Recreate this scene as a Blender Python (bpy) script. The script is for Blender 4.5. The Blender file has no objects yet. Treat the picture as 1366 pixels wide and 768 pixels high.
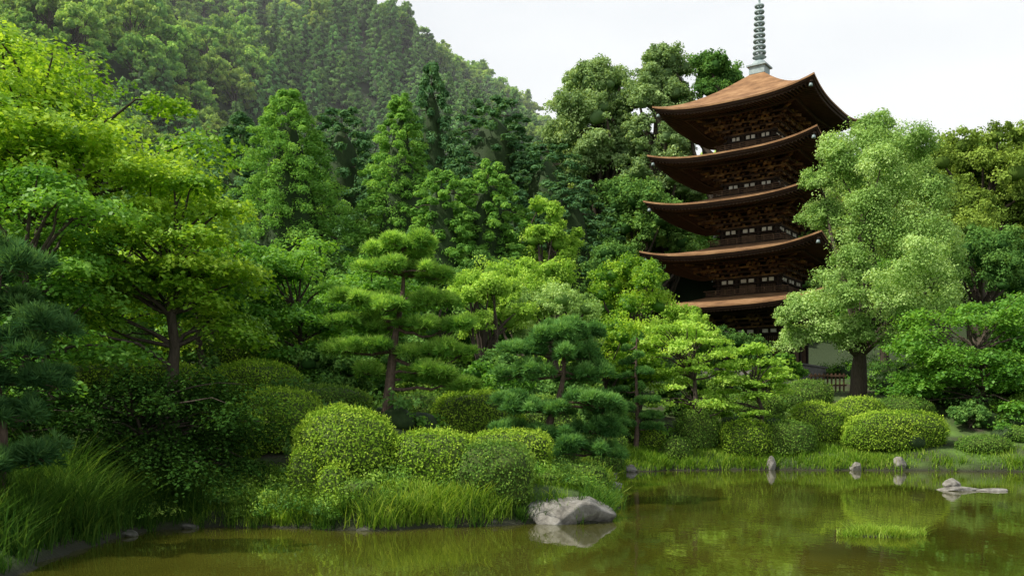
import bpy, math, numpy as np
from mathutils import Vector
rng = np.random.default_rng(7)
R = lambda a, b, n=None: rng.uniform(a, b, n)

# ------------------------------------------------------------------ materials
def new_mat(name):
    m = bpy.data.materials.new(name); m.use_nodes = True
    nt = m.node_tree; nt.nodes.clear()
    return m, nt, nt.nodes, nt.links

def ramp(N, cols, pos=None):
    r = N.new('ShaderNodeValToRGB'); cr = r.color_ramp
    pos = pos or [i/(len(cols)-1) for i in range(len(cols))]
    while len(cr.elements) < len(cols): cr.elements.new(0.5)
    for e, p, c in zip(cr.elements, pos, cols):
        e.position = p; e.color = (*c, 1)
    return r

def leaf_mat(name, cols, trans=0.35, rough=0.5, objvar=0.0, gain=1.8, spec=False):
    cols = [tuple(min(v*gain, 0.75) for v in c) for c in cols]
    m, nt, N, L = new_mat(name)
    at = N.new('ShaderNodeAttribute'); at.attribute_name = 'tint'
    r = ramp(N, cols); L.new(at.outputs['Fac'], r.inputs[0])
    col = r.outputs[0]
    if objvar > 0:
        oi = N.new('ShaderNodeObjectInfo')
        hv = N.new('ShaderNodeHueSaturation')
        m1 = N.new('ShaderNodeMapRange'); m1.inputs[3].default_value = 1-objvar; m1.inputs[4].default_value = 1+objvar
        m2 = N.new('ShaderNodeMapRange'); m2.inputs[3].default_value = 0.5-objvar*0.05; m2.inputs[4].default_value = 0.5+objvar*0.07
        mu = N.new('ShaderNodeMath'); mu.operation = 'MULTIPLY'; mu.inputs[1].default_value = 7.31
        fr = N.new('ShaderNodeMath'); fr.operation = 'FRACT'
        L.new(oi.outputs['Random'], m1.inputs[0]); L.new(oi.outputs['Random'], mu.inputs[0])
        L.new(mu.outputs[0], fr.inputs[0]); L.new(fr.outputs[0], m2.inputs[0])
        L.new(m1.outputs[0], hv.inputs['Value']); L.new(m2.outputs[0], hv.inputs['Hue'])
        L.new(col, hv.inputs['Color']); col = hv.outputs[0]
    if spec:
        p = N.new('ShaderNodeBsdfPrincipled'); p.inputs['Roughness'].default_value = rough
        p.inputs['Specular IOR Level'].default_value = 0.25; L.new(col, p.inputs['Base Color'])
    else:
        p = N.new('ShaderNodeBsdfDiffuse'); L.new(col, p.inputs[0])
    t = N.new('ShaderNodeBsdfTranslucent')
    g = N.new('ShaderNodeMix'); g.data_type = 'RGBA'; g.blend_type = 'MULTIPLY'; g.inputs[0].default_value = 1
    g.inputs[7].default_value = (1.3, 1.2, 0.6, 1)
    L.new(col, g.inputs[6]); L.new(g.outputs[2], t.inputs[0])
    mx = N.new('ShaderNodeMixShader'); mx.inputs[0].default_value = trans
    L.new(p.outputs[0], mx.inputs[1]); L.new(t.outputs[0], mx.inputs[2])
    o = N.new('ShaderNodeOutputMaterial'); L.new(mx.outputs[0], o.inputs[0])
    return m

def solid_mat(name, cols, scale=4, rough=0.8, bump=0.3, stretch=(1, 1, 1), detail=6, spec=0.3, metallic=0, bd=0.02):
    m, nt, N, L = new_mat(name)
    tc = N.new('ShaderNodeTexCoord'); mp = N.new('ShaderNodeMapping'); mp.inputs['Scale'].default_value = stretch
    L.new(tc.outputs['Object'], mp.inputs[0])
    n = N.new('ShaderNodeTexNoise'); n.inputs['Scale'].default_value = scale; n.inputs['Detail'].default_value = detail
    n.inputs['Roughness'].default_value = 0.65
    L.new(mp.outputs[0], n.inputs['Vector'])
    r = ramp(N, cols, [0.3+0.4*i/(len(cols)-1) for i in range(len(cols))])
    L.new(n.outputs[0], r.inputs[0])
    p = N.new('ShaderNodeBsdfPrincipled'); p.inputs['Roughness'].default_value = rough
    p.inputs['Specular IOR Level'].default_value = spec; p.inputs['Metallic'].default_value = metallic
    L.new(r.outputs[0], p.inputs['Base Color'])
    b = N.new('ShaderNodeBump'); b.inputs['Strength'].default_value = bump; b.inputs['Distance'].default_value = bd
    L.new(n.outputs[0], b.inputs['Height']); L.new(b.outputs[0], p.inputs['Normal'])
    o = N.new('ShaderNodeOutputMaterial'); L.new(p.outputs[0], o.inputs[0])
    return m

M = {}
M['maple'] = leaf_mat('maple_leaf', [(0.045, 0.12, 0.01), (0.13, 0.24, 0.018), (0.27, 0.38, 0.04)], 0.45, spec=True)
M['mapleR'] = leaf_mat('green_maple_leaf', [(0.03, 0.095, 0.012), (0.075, 0.18, 0.02), (0.15, 0.28, 0.04)], 0.45, spec=True)
M['darkmaple'] = leaf_mat('dark_maple_leaf', [(0.015, 0.04, 0.008), (0.03, 0.08, 0.014), (0.06, 0.125, 0.02)], 0.3, gain=1.05)
M['young'] = leaf_mat('young_leaf', [(0.10, 0.19, 0.025), (0.19, 0.31, 0.045), (0.30, 0.42, 0.09)], 0.45)
M['broad'] = leaf_mat('broad_leaf', [(0.03, 0.075, 0.018), (0.065, 0.14, 0.032), (0.13, 0.23, 0.055)], 0.35)
M['camphor'] = leaf_mat('camphor_leaf', [(0.09, 0.165, 0.04), (0.17, 0.27, 0.075), (0.28, 0.38, 0.14)], 0.35)
M['olive'] = leaf_mat('oak_leaf', [(0.06, 0.10, 0.018), (0.115, 0.175, 0.03), (0.19, 0.26, 0.05)], 0.3)
M['grey'] = leaf_mat('grey_green_leaf', [(0.085, 0.14, 0.055), (0.145, 0.22, 0.085), (0.23, 0.31, 0.13)], 0.35)
M['cedar'] = leaf_mat('cedar_needles', [(0.05, 0.12, 0.024), (0.10, 0.21, 0.04), (0.175, 0.30, 0.06)], 0.4)
M['cedardark'] = leaf_mat('dark_cedar_needles', [(0.028, 0.07, 0.03), (0.054, 0.12, 0.048), (0.09, 0.17, 0.068)], 0.3, gain=1.7)
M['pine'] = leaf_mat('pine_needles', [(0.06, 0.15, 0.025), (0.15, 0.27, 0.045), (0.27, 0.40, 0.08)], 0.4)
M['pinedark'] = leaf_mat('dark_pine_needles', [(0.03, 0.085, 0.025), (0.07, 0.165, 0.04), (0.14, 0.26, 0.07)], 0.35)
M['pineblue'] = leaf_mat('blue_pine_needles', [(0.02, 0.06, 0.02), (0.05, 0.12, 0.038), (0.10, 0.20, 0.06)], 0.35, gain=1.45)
M['azalea'] = leaf_mat('azalea_leaf', [(0.06, 0.125, 0.012), (0.125, 0.21, 0.02), (0.25, 0.34, 0.04)], 0.3)
M['azaleadark'] = leaf_mat('boxwood_leaf', [(0.032, 0.075, 0.014), (0.07, 0.135, 0.022), (0.14, 0.215, 0.035)], 0.3)
M['grass'] = leaf_mat('grass_blade', [(0.05, 0.12, 0.012), (0.12, 0.22, 0.02), (0.26, 0.35, 0.06)], 0.4, gain=1.4)
M['grassdark'] = leaf_mat('sedge_and_shaded_grass', [(0.02, 0.06, 0.01), (0.055, 0.13, 0.02), (0.14, 0.23, 0.04)], 0.4, gain=1.2)  # dark sedge; on the left bank, grass with tree shade in its colour
M['forestc'] = leaf_mat('forest_conifer', [(0.055, 0.125, 0.048), (0.095, 0.18, 0.066), (0.145, 0.24, 0.085)], 0.35, objvar=0.22, gain=1.9)  # conifer colours lightened: some of the distance haze is put into them
M['forestb'] = leaf_mat('forest_broadleaf', [(0.09, 0.17, 0.045), (0.16, 0.255, 0.062), (0.25, 0.33, 0.085)], 0.35, objvar=0.27, gain=1.9)  # lightened likewise, distance haze mixed into the leaf colour
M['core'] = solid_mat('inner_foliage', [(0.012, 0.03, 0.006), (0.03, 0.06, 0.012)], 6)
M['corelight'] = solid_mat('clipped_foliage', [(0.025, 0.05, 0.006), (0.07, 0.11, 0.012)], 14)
M['bark'] = solid_mat('bark', [(0.035, 0.026, 0.018), (0.10, 0.08, 0.06)], 6, 0.95, 0.8, (3, 3, 0.6), bd=0.05)
M['pinebark'] = solid_mat('pine_bark', [(0.05, 0.032, 0.022), (0.17, 0.12, 0.09)], 9, 0.95, 0.9, (2, 2, 0.7), bd=0.05)
M['rock'] = solid_mat('rock', [(0.07, 0.065, 0.055), (0.20, 0.19, 0.165), (0.34, 0.33, 0.30)], 3.5, 0.85, 1.0, bd=0.08, detail=12)
M['rockdark'] = solid_mat('mossy_rock', [(0.03, 0.04, 0.018), (0.08, 0.08, 0.06), (0.17, 0.16, 0.14)], 5, 0.9, 1.0, bd=0.06, detail=12)
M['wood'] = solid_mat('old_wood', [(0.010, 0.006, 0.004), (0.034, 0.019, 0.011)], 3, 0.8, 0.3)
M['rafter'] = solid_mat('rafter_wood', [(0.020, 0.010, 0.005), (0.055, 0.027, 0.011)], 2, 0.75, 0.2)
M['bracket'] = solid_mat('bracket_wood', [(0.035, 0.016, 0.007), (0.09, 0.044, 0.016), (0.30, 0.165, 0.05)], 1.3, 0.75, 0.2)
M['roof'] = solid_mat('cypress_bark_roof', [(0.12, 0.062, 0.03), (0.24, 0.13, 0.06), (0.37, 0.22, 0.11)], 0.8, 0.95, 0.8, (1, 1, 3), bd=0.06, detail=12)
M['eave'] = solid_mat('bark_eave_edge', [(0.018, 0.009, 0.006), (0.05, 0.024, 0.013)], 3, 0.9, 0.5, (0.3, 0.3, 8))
M['plaster'] = solid_mat('white_plaster', [(0.50, 0.46, 0.38), (0.72, 0.68, 0.60)], 2, 0.9, 0.1)
M['bronze'] = solid_mat('weathered_bronze', [(0.20, 0.26, 0.26), (0.36, 0.43, 0.43)], 3, 0.6, 0.2)
M['stone'] = solid_mat('cut_stone', [(0.10, 0.10, 0.085), (0.20, 0.19, 0.17)], 3, 0.9, 0.4)
M['fence'] = solid_mat('fence_wood', [(0.06, 0.035, 0.02), (0.14, 0.085, 0.05)], 3, 0.85, 0.3)

# ------------------------------------------------------------------ mesh builder (all quads)
class MB:
    def __init__(s): s.V = []; s.F = []; s.m = []; s.t = []; s.s = []; s.n = 0
    def add(s, V, F, mat=0, tint=0.5, smooth=False):
        V = np.asarray(V, float); F = np.asarray(F, int); k = len(F)
        s.V.append(V); s.F.append(F+s.n); s.n += len(V)
        s.m.append(np.broadcast_to(np.asarray(mat), (k,)).copy()); s.s.append(np.full(k, smooth))
        s.t.append(np.broadcast_to(np.asarray(tint, float), (k,)).copy())
    def mesh(s, name, mats):
        V = np.concatenate(s.V); F = np.concatenate(s.F); me = bpy.data.meshes.new(name)
        me.vertices.add(len(V)); me.vertices.foreach_set('co', V.astype(np.float32).ravel())
        me.loops.add(F.size); me.loops.foreach_set('vertex_index', F.astype(np.int32).ravel())
        me.polygons.add(len(F)); me.polygons.foreach_set('loop_start', np.arange(0, F.size, 4, dtype=np.int32))
        me.polygons.foreach_set('material_index', np.concatenate(s.m).astype(np.int32))
        me.polygons.foreach_set('use_smooth', np.concatenate(s.s).astype(bool))
        a = me.attributes.new('tint', 'FLOAT', 'FACE'); a.data.foreach_set('value', np.concatenate(s.t).astype(np.float32))
        for m in mats: me.materials.append(M[m])
        me.update(calc_edges=True); return me
    def build(s, name, mats, loc=(0, 0, 0), parent=None, rotz=0):
        return place(s.mesh(name, mats), name, loc, parent, rotz)

def place(me, name, loc=(0, 0, 0), parent=None, rotz=0, scale=None):
    o = bpy.data.objects.new(name, me); bpy.context.scene.collection.objects.link(o)
    o.location = loc; o.rotation_euler = (0, 0, rotz)
    if scale is not None: o.scale = scale
    if parent: o.parent = parent
    return o

def unit(v): return v/np.maximum(np.linalg.norm(v, axis=-1, keepdims=True), 1e-9)
def rdir(n): return unit(rng.normal(size=(n, 3)))

_cs = {}
def csphere(n):
    if n in _cs: return _cs[n]
    g = np.tan(np.linspace(-1, 1, n+1)*math.pi/4); a, b = np.meshgrid(g, g, indexing='ij'); a = a.ravel(); b = b.ravel(); o = np.ones_like(a)
    Vs = []; Fs = []
    i, j = np.meshgrid(np.arange(n), np.arange(n), indexing='ij'); i = i.ravel(); j = j.ravel()
    q = np.stack([i*(n+1)+j, (i+1)*(n+1)+j, (i+1)*(n+1)+j+1, i*(n+1)+j+1], 1)
    for k, P in enumerate([(o, a, b), (-o, b, a), (b, o, a), (a, -o, b), (a, b, o), (b, a, -o)]):
        Vs.append(np.stack(P, 1)); Fs.append(q+k*(n+1)**2)
    V = unit(np.concatenate(Vs)); F = np.concatenate(Fs)
    key = np.round(V, 5); _, idx, inv = np.unique(key, axis=0, return_index=True, return_inverse=True)
    V = V[idx]; F = inv.reshape(-1)[F]; _cs[n] = (V, F); return V, F

def wob(P, k, seed=0):
    r = np.random.default_rng(seed+11); o = 0
    for f, a in ((1, 1), (2.1, 0.5), (4.3, 0.28)):
        for _ in range(3):
            d = unit(r.normal(size=3)); o = o+a*np.sin((P@d)*k*f+r.uniform(0, 6.28))
    return o/3

def leaves(mb, C, Nrm, Ln, Wd, mat=0, tint=0.5, T=None):
    n = len(C)
    if T is None: T = rdir(n)
    T = unit(T-Nrm*np.sum(T*Nrm, 1, keepdims=True)) if Nrm is not None else unit(T)
    if Nrm is None: Nrm = unit(np.cross(T, rdir(n)))
    B = np.cross(Nrm, T)
    Ln = np.broadcast_to(Ln, (n,))[:, None]; Wd = np.broadcast_to(Wd, (n,))[:, None]
    V = np.stack([C-T*Ln/2, C+B*Wd/2-T*Ln*0.08, C+T*Ln/2, C-B*Wd/2-T*Ln*0.08], 1).reshape(-1, 3)
    mb.add(V, np.arange(4*n).reshape(-1, 4), mat, tint)

def clump_leaves(mb, C, Rad, per, ls, mat=0, jit=0.7, lo=-0.6, tv=0.17, tb=None, aspect=0.6, up=0.25, sub=9):
    C = np.asarray(C, float); Rad = np.asarray(Rad, float); K = len(C)
    tb = R(0.25, 0.75, K) if tb is None else np.broadcast_to(tb, (K,))
    mat = np.broadcast_to(np.asarray(mat), (K,))
    if sub:
        d = rdir(K*sub); d[:, 2] = np.where(d[:, 2] < -0.6, -d[:, 2], d[:, 2])
        k = np.repeat(np.arange(K), sub)
        C = C[k]+d*R(0.3, 0.9, K*sub)[:, None]*Rad[k]; Rad = Rad[k]*R(0.26, 0.54, K*sub)[:, None]
        tb = np.clip(tb[k]+rng.normal(size=K*sub)*0.14, 0, 1); mat = mat[k]; per = max(4, per//sub); K *= sub
    idx = np.repeat(np.arange(K), per); n = len(idx)
    d = rdir(n); d[:, 2] = np.where(d[:, 2] < lo, -d[:, 2], d[:, 2])
    rr = 1-0.6*rng.random(n)**1.3+0.12*rng.normal(size=n)
    P = C[idx]+d*rr[:, None]*Rad[idx]
    Nn = unit(d+jit*rng.normal(size=(n, 3))*0.8+np.array([0, 0, up]))
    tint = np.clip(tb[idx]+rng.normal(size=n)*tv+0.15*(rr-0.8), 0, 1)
    s = ls*R(0.65, 1.3, n)
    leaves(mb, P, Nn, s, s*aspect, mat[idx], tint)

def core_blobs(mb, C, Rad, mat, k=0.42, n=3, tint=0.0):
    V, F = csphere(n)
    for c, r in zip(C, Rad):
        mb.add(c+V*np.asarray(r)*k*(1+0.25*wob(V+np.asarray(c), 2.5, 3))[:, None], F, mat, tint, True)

def tube(mb, pts, rad, mat, n=7, rough=0.0):
    pts = np.asarray(pts, float); m = len(pts); rad = np.asarray(rad, float)
    T = unit(np.gradient(pts, axis=0)); ref = np.array([0.31, 0.95, 0.05])
    A = unit(np.cross(T, ref)); B = np.cross(T, A)
    th = np.arange(n)*2*math.pi/n
    rr = rad[:, None]*(1+rough*rng.normal(size=(m, n)))
    V = pts[:, None]+rr[..., None]*(np.cos(th)[None, :, None]*A[:, None]+np.sin(th)[None, :, None]*B[:, None])
    i, j = np.meshgrid(np.arange(m-1), np.arange(n), indexing='ij'); i = i.ravel(); j = j.ravel(); j2 = (j+1) % n
    mb.add(V.reshape(-1, 3), np.stack([i*n+j, i*n+j2, (i+1)*n+j2, (i+1)*n+j], 1), mat, 0.5, True)

def curve(p0, p1, n=6, bend=0.1, sag=0.0):
    p0 = np.asarray(p0, float); p1 = np.asarray(p1, float); L = np.linalg.norm(p1-p0)
    t = np.linspace(0, 1, n)[:, None]; off = rng.normal(size=3)*bend*L
    P = p0+(p1-p0)*t+off*np.sin(math.pi*t)
    P[:, 2] += sag*L*np.sin(math.pi*t[:, 0])
    P[1:-1] += rng.normal(size=(n-2, 3))*L*0.015
    return P

def box(mb, c, h, mat, rot=0.0, tint=0.5):
    c = np.asarray(c, float); sg = np.array([[x, y, z] for z in (-1, 1) for y in (-1, 1) for x in (-1, 1)], float)*np.asarray(h)
    ca, sa = math.cos(rot), math.sin(rot)
    V = np.stack([sg[:, 0]*ca-sg[:, 1]*sa, sg[:, 0]*sa+sg[:, 1]*ca, sg[:, 2]], 1)+c
    mb.add(V, [[0, 2, 3, 1], [4, 5, 7, 6], [0, 1, 5, 4], [2, 6, 7, 3], [0, 4, 6, 2], [1, 3, 7, 5]], mat, tint)

def beam(mb, p0, p1, w, h, mat):
    p0 = np.asarray(p0, float); p1 = np.asarray(p1, float); T = unit(p1-p0)
    A = unit(np.cross(T, [0, 0, 1.0])); U = np.cross(A, T)
    V = [p+A*a*w/2+U*u*h/2 for p in (p0, p1) for a, u in ((-1, -1), (1, -1), (1, 1), (-1, 1))]
    mb.add(V, [[0, 1, 2, 3], [7, 6, 5, 4], [0, 4, 5, 1], [1, 5, 6, 2], [2, 6, 7, 3], [3, 7, 4, 0]], mat)

def lathe(mb, prof, mat, n=20, c=(0, 0, 0)):
    prof = np.asarray(prof, float); th = np.arange(n)*2*math.pi/n; m = len(prof)
    V = np.stack([prof[:, None, 0]*np.cos(th), prof[:, None, 0]*np.sin(th), np.repeat(prof[:, 1:2], n, 1)], -1).reshape(-1, 3)+np.asarray(c)
    i, j = np.meshgrid(np.arange(m-1), np.arange(n), indexing='ij'); i = i.ravel(); j = j.ravel(); j2 = (j+1) % n
    mb.add(V, np.stack([i*n+j, i*n+j2, (i+1)*n+j2, (i+1)*n+j], 1), mat, 0.5, True)

# ------------------------------------------------------------------ terrain
SH = np.array([(-5.2, 6), (-6.3, 10), (-6.9, 13.2), (-7.4, 14.9), (-7.6, 17.2), (-7.3, 18.6), (-6.2, 19.5), (-5.1, 19.3), (-3.6, 18.8), (-2.15, 18.9), (-0.7, 19.6),
               (0.28, 20.0), (1.6, 20.1), (2.3, 22), (2.6, 24.5), (3.2, 30.6), (3.8, 38), (5.2, 40.3), (7.1, 41), (10.6, 41.7), (14, 41.2), (17, 41), (21.8, 40),
               (30, 39), (40, 36), (50, 25), (52, 8), (30, 3), (10, 3.5), (0, 3.8), (-3.5, 4.2)], float)
def sdist(x, y):
    P = np.stack([x, y], -1); best = np.full(x.shape, 1e9); ins = np.zeros(x.shape, bool)
    for a, b in zip(SH, np.roll(SH, -1, 0)):
        ab = b-a; t = np.clip(((P-a)@ab)/(ab@ab), 0, 1); q = P-a-t[..., None]*ab
        best = np.minimum(best, np.sqrt((q**2).sum(-1)))
        c = (a[1] > y) != (b[1] > y)
        with np.errstate(all='ignore'):
            ins ^= c & (x < (b[0]-a[0])*(y-a[1])/(b[1]-a[1]+1e-12)+a[0])
    s = np.where(ins, -best, best)
    return s+(0.16*np.sin(x*2.3+y*1.1)+0.07*np.sin(x*5.9-y*4.1))*np.clip(1-best, 0, 1)
def sstep(v, a, b):
    t = np.clip((v-a)/(b-a), 0, 1); return t*t*(3-2*t)
def height(x, y):
    x = np.asarray(x, float); y = np.asarray(y, float)
    d = sdist(x, y); dl = np.maximum(d, 0)
    land = 0.1+0.5*(1-np.exp(-dl/0.8))+5.0*(1-np.exp(-(dl/14)**1.3))*sstep(y, 8, 24)+0.5*(1-np.exp(-dl/3))*(1-sstep(y, 8, 24))
    land += 0.05*np.sin(x*1.3+0.5*y)*np.minimum(dl, 1)
    ridge = np.interp(x, [-900, -400, -250, -150, -100, -57, -38, -22, 2, 33, 82, 150, 400, 900], [120, 190, 235, 215, 184, 144, 131, 119, 103, 80, 56, 50, 60, 50])
    t = (y-92)/238.0
    mt = np.where(t < 1, np.clip(t, 0, 1)**1.08, np.maximum(1-0.45*(t-1), 0.0))
    lump = 12*np.sin(x*0.045+y*0.012)*np.sin(y*0.028+1.0+x*0.01)+6*np.sin(x*0.11-y*0.05)
    m = mt*(ridge-5)+lump*np.clip(t*3, 0, 1)*np.clip((1.4-t)*1.5, 0, 1)
    b = 13*np.exp(-((x-15)**2+(y-118)**2)/32**2)*sstep(y, 84, 104)+9*np.exp(-((x-66)**2/38**2+(y-125)**2/34**2))*sstep(y, 70, 105)
    land = land+np.maximum(m, 0)*sstep(y, 88, 110)+b
    return np.where(d < 0, np.maximum(-0.9, 0.1+d*0.9), land)
def hz(x, y): return float(height(np.array([x]), np.array([y]))[0])

def axis(lo, hi, fa, fb, fine, coarse):
    a = np.arange(fa, fb, fine); l = []; v = fa; s = fine
    while v > lo: s = min(s*1.18, coarse); v -= s; l.append(v)
    r = []; v = fb; s = fine
    while v < hi: r.append(v); s = min(s*1.18, coarse); v += s
    return np.array(l[::-1]+list(a)+r)
xs = axis(-2500, 2500, -14, 26, 0.22, 60); ys = axis(-600, 3500, 3, 48, 0.22, 60)
X, Y = np.meshgrid(xs, ys, indexing='ij'); Z = height(X.ravel(), Y.ravel())
nx, ny = len(xs), len(ys); i, j = np.meshgrid(np.arange(nx-1), np.arange(ny-1), indexing='ij'); i = i.ravel(); j = j.ravel()
g = MB(); g.add(np.stack([X.ravel(), Y.ravel(), Z], 1), np.stack([i*ny+j, (i+1)*ny+j, (i+1)*ny+j+1, i*ny+j+1], 1), 0, 0.5, True)
m, nt, N, L = new_mat('ground')
tc = N.new('ShaderNodeTexCoord'); n1 = N.new('ShaderNodeTexNoise'); n1.inputs['Scale'].default_value = 0.6; n1.inputs['Detail'].default_value = 8
n2 = N.new('ShaderNodeTexNoise'); n2.inputs['Scale'].default_value = 14; n2.inputs['Detail'].default_value = 4
for n_ in (n1, n2): L.new(tc.outputs['Object'], n_.inputs['Vector'])
r1 = ramp(N, [(0.035, 0.030, 0.015), (0.045, 0.08, 0.014), (0.09, 0.17, 0.022)], [0.38, 0.5, 0.68]); L.new(n1.outputs[0], r1.inputs[0])
sx = N.new('ShaderNodeSeparateXYZ'); L.new(tc.outputs['Object'], sx.inputs[0])
mr = N.new('ShaderNodeMapRange'); mr.inputs[1].default_value = 0.02; mr.inputs[2].default_value = 0.4
L.new(sx.outputs[2], mr.inputs[0])
mx = N.new('ShaderNodeMix'); mx.data_type = 'RGBA'; mx.inputs[6].default_value = (0.022, 0.024, 0.01, 1)
L.new(mr.outputs[0], mx.inputs[0]); L.new(r1.outputs[0], mx.inputs[7])
mr2 = N.new('ShaderNodeMapRange'); mr2.inputs[1].default_value = 56; mr2.inputs[2].default_value = 75
L.new(sx.outputs[1], mr2.inputs[0])
mx2 = N.new('ShaderNodeMix'); mx2.data_type = 'RGBA'; mx2.inputs[7].default_value = (0.03, 0.05, 0.016, 1)
L.new(mr2.outputs[0], mx2.inputs[0]); L.new(mx.outputs[2], mx2.inputs[6])
p = N.new('ShaderNodeBsdfPrincipled'); p.inputs['Roughness'].default_value = 0.95; L.new(mx2.outputs[2], p.inputs['Base Color'])
bp = N.new('ShaderNodeBump'); bp.inputs['Distance'].default_value = 0.06; L.new(n2.outputs[0], bp.inputs['Height']); L.new(bp.outputs[0], p.inputs['Normal'])
o = N.new('ShaderNodeOutputMaterial'); L.new(p.outputs[0], o.inputs[0]); M['ground'] = m
g.build('ground', ['ground'])

# water
m, nt, N, L = new_mat('pond_water')
tc = N.new('ShaderNodeTexCoord'); mp = N.new('ShaderNodeMapping'); mp.inputs['Scale'].default_value = (1.0, 0.6, 1)
L.new(tc.outputs['Object'], mp.inputs[0])
n1 = N.new('ShaderNodeTexNoise'); n1.inputs['Scale'].default_value = 3.5; n1.inputs['Detail'].default_value = 3
n2 = N.new('ShaderNodeTexNoise'); n2.inputs['Scale'].default_value = 0.35; n2.inputs['Detail'].default_value = 2
L.new(mp.outputs[0], n1.inputs['Vector']); L.new(mp.outputs[0], n2.inputs['Vector'])
mu = N.new('ShaderNodeMath'); mu.operation = 'MULTIPLY'; L.new(n1.outputs[0], mu.inputs[0]); L.new(n2.outputs[0], mu.inputs[1])
bp = N.new('ShaderNodeBump'); bp.inputs['Strength'].default_value = 0.25; bp.inputs['Distance'].default_value = 0.022
L.new(mu.outputs[0], bp.inputs['Height'])
p = N.new('ShaderNodeBsdfPrincipled'); p.inputs['Roughness'].default_value = 0.02; p.inputs['IOR'].default_value = 1.42
r1 = ramp(N, [(0.040, 0.042, 0.005), (0.072, 0.073, 0.009)], [0.35, 0.65]); L.new(n2.outputs[0], r1.inputs[0])
L.new(r1.outputs[0], p.inputs['Base Color']); p.inputs['Specular IOR Level'].default_value = 0.9
L.new(bp.outputs[0], p.inputs['Normal'])
o = N.new('ShaderNodeOutputMaterial'); L.new(p.outputs[0], o.inputs[0]); M['water'] = m
w = MB(); w.add([(-9, 2, 0), (53, 2, 0), (53, 42.5, 0), (-9, 42.5, 0)], [[0, 1, 2, 3]]); w.build('pond_water', ['water'])

# thin summer haze lying over the mountain
m, nt, N, L = new_mat('mountain_haze')
vs_ = N.new('ShaderNodeVolumeScatter'); vs_.inputs['Color'].default_value = (0.95, 0.98, 1.0, 1); vs_.inputs['Density'].default_value = 0.0006
o = N.new('ShaderNodeOutputMaterial'); L.new(vs_.outputs[0], o.inputs['Volume']); M['haze'] = m
hb = MB(); box(hb, (0, 420, 140), (700, 310, 170), 0); hb.build('mountain_haze', ['haze'])

# ------------------------------------------------------------------ plants
def broadleaf(name, x, y, cz, rx, rz, leafm, nl=20, per=700, ls=0.16, crad=0.36, ry=None, flat=0.85, core=True, aspect=0.6, trunk_r=None, up=0.25, lobes=None, tb=None, shell=0.45, base=None, build=True, sub=9, corek=0.38):
    mb = MB(); z0 = base if base is not None else hz(x, y); ry = ry or rx
    if lobes is None:
        d = rdir(nl); d[:, 2] = np.where(d[:, 2] < -0.8, -d[:, 2], d[:, 2])
        rr = shell+(1.05-shell)*rng.random(nl)**0.7
        C = np.array([0, 0, cz-z0])+d*rr[:, None]*np.array([rx, ry, rz])*(1-crad*0.6)
        cr = crad*(rx*ry*rz)**(1/3)*R(0.6, 1.3, nl)
    else:
        lobes = np.asarray(lobes, float); C = lobes[:, :3]-np.array([x, y, z0]); cr = lobes[:, 3]
    Rad = np.stack([cr, cr, cr*flat], 1)
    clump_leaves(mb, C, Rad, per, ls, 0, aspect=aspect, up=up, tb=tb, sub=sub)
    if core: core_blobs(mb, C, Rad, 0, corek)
    tr = trunk_r or 0.035*(cz-z0+rz)
    top = np.array([R(-.1, .1)*rx, R(-.1, .1)*ry, (cz-z0)*0.95]); P = curve((0, 0, -0.3), top, 8, 0.05)
    tube(mb, P, np.linspace(tr*1.25, tr*0.45, 8), 1, 9, 0.05)
    for k in range(0, len(C), 1 if len(C) < 24 else 2):
        s = P[3+k % 4]; Q = curve(s, C[k], 6, 0.08, 0.05); tube(mb, Q, np.linspace(tr*0.42, tr*0.08, 6), 1, 5)
    mats = [leafm, 'bark']
    if not build: return mb.mesh(name, mats)
    return mb.build(name, mats, (x, y, z0))

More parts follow.
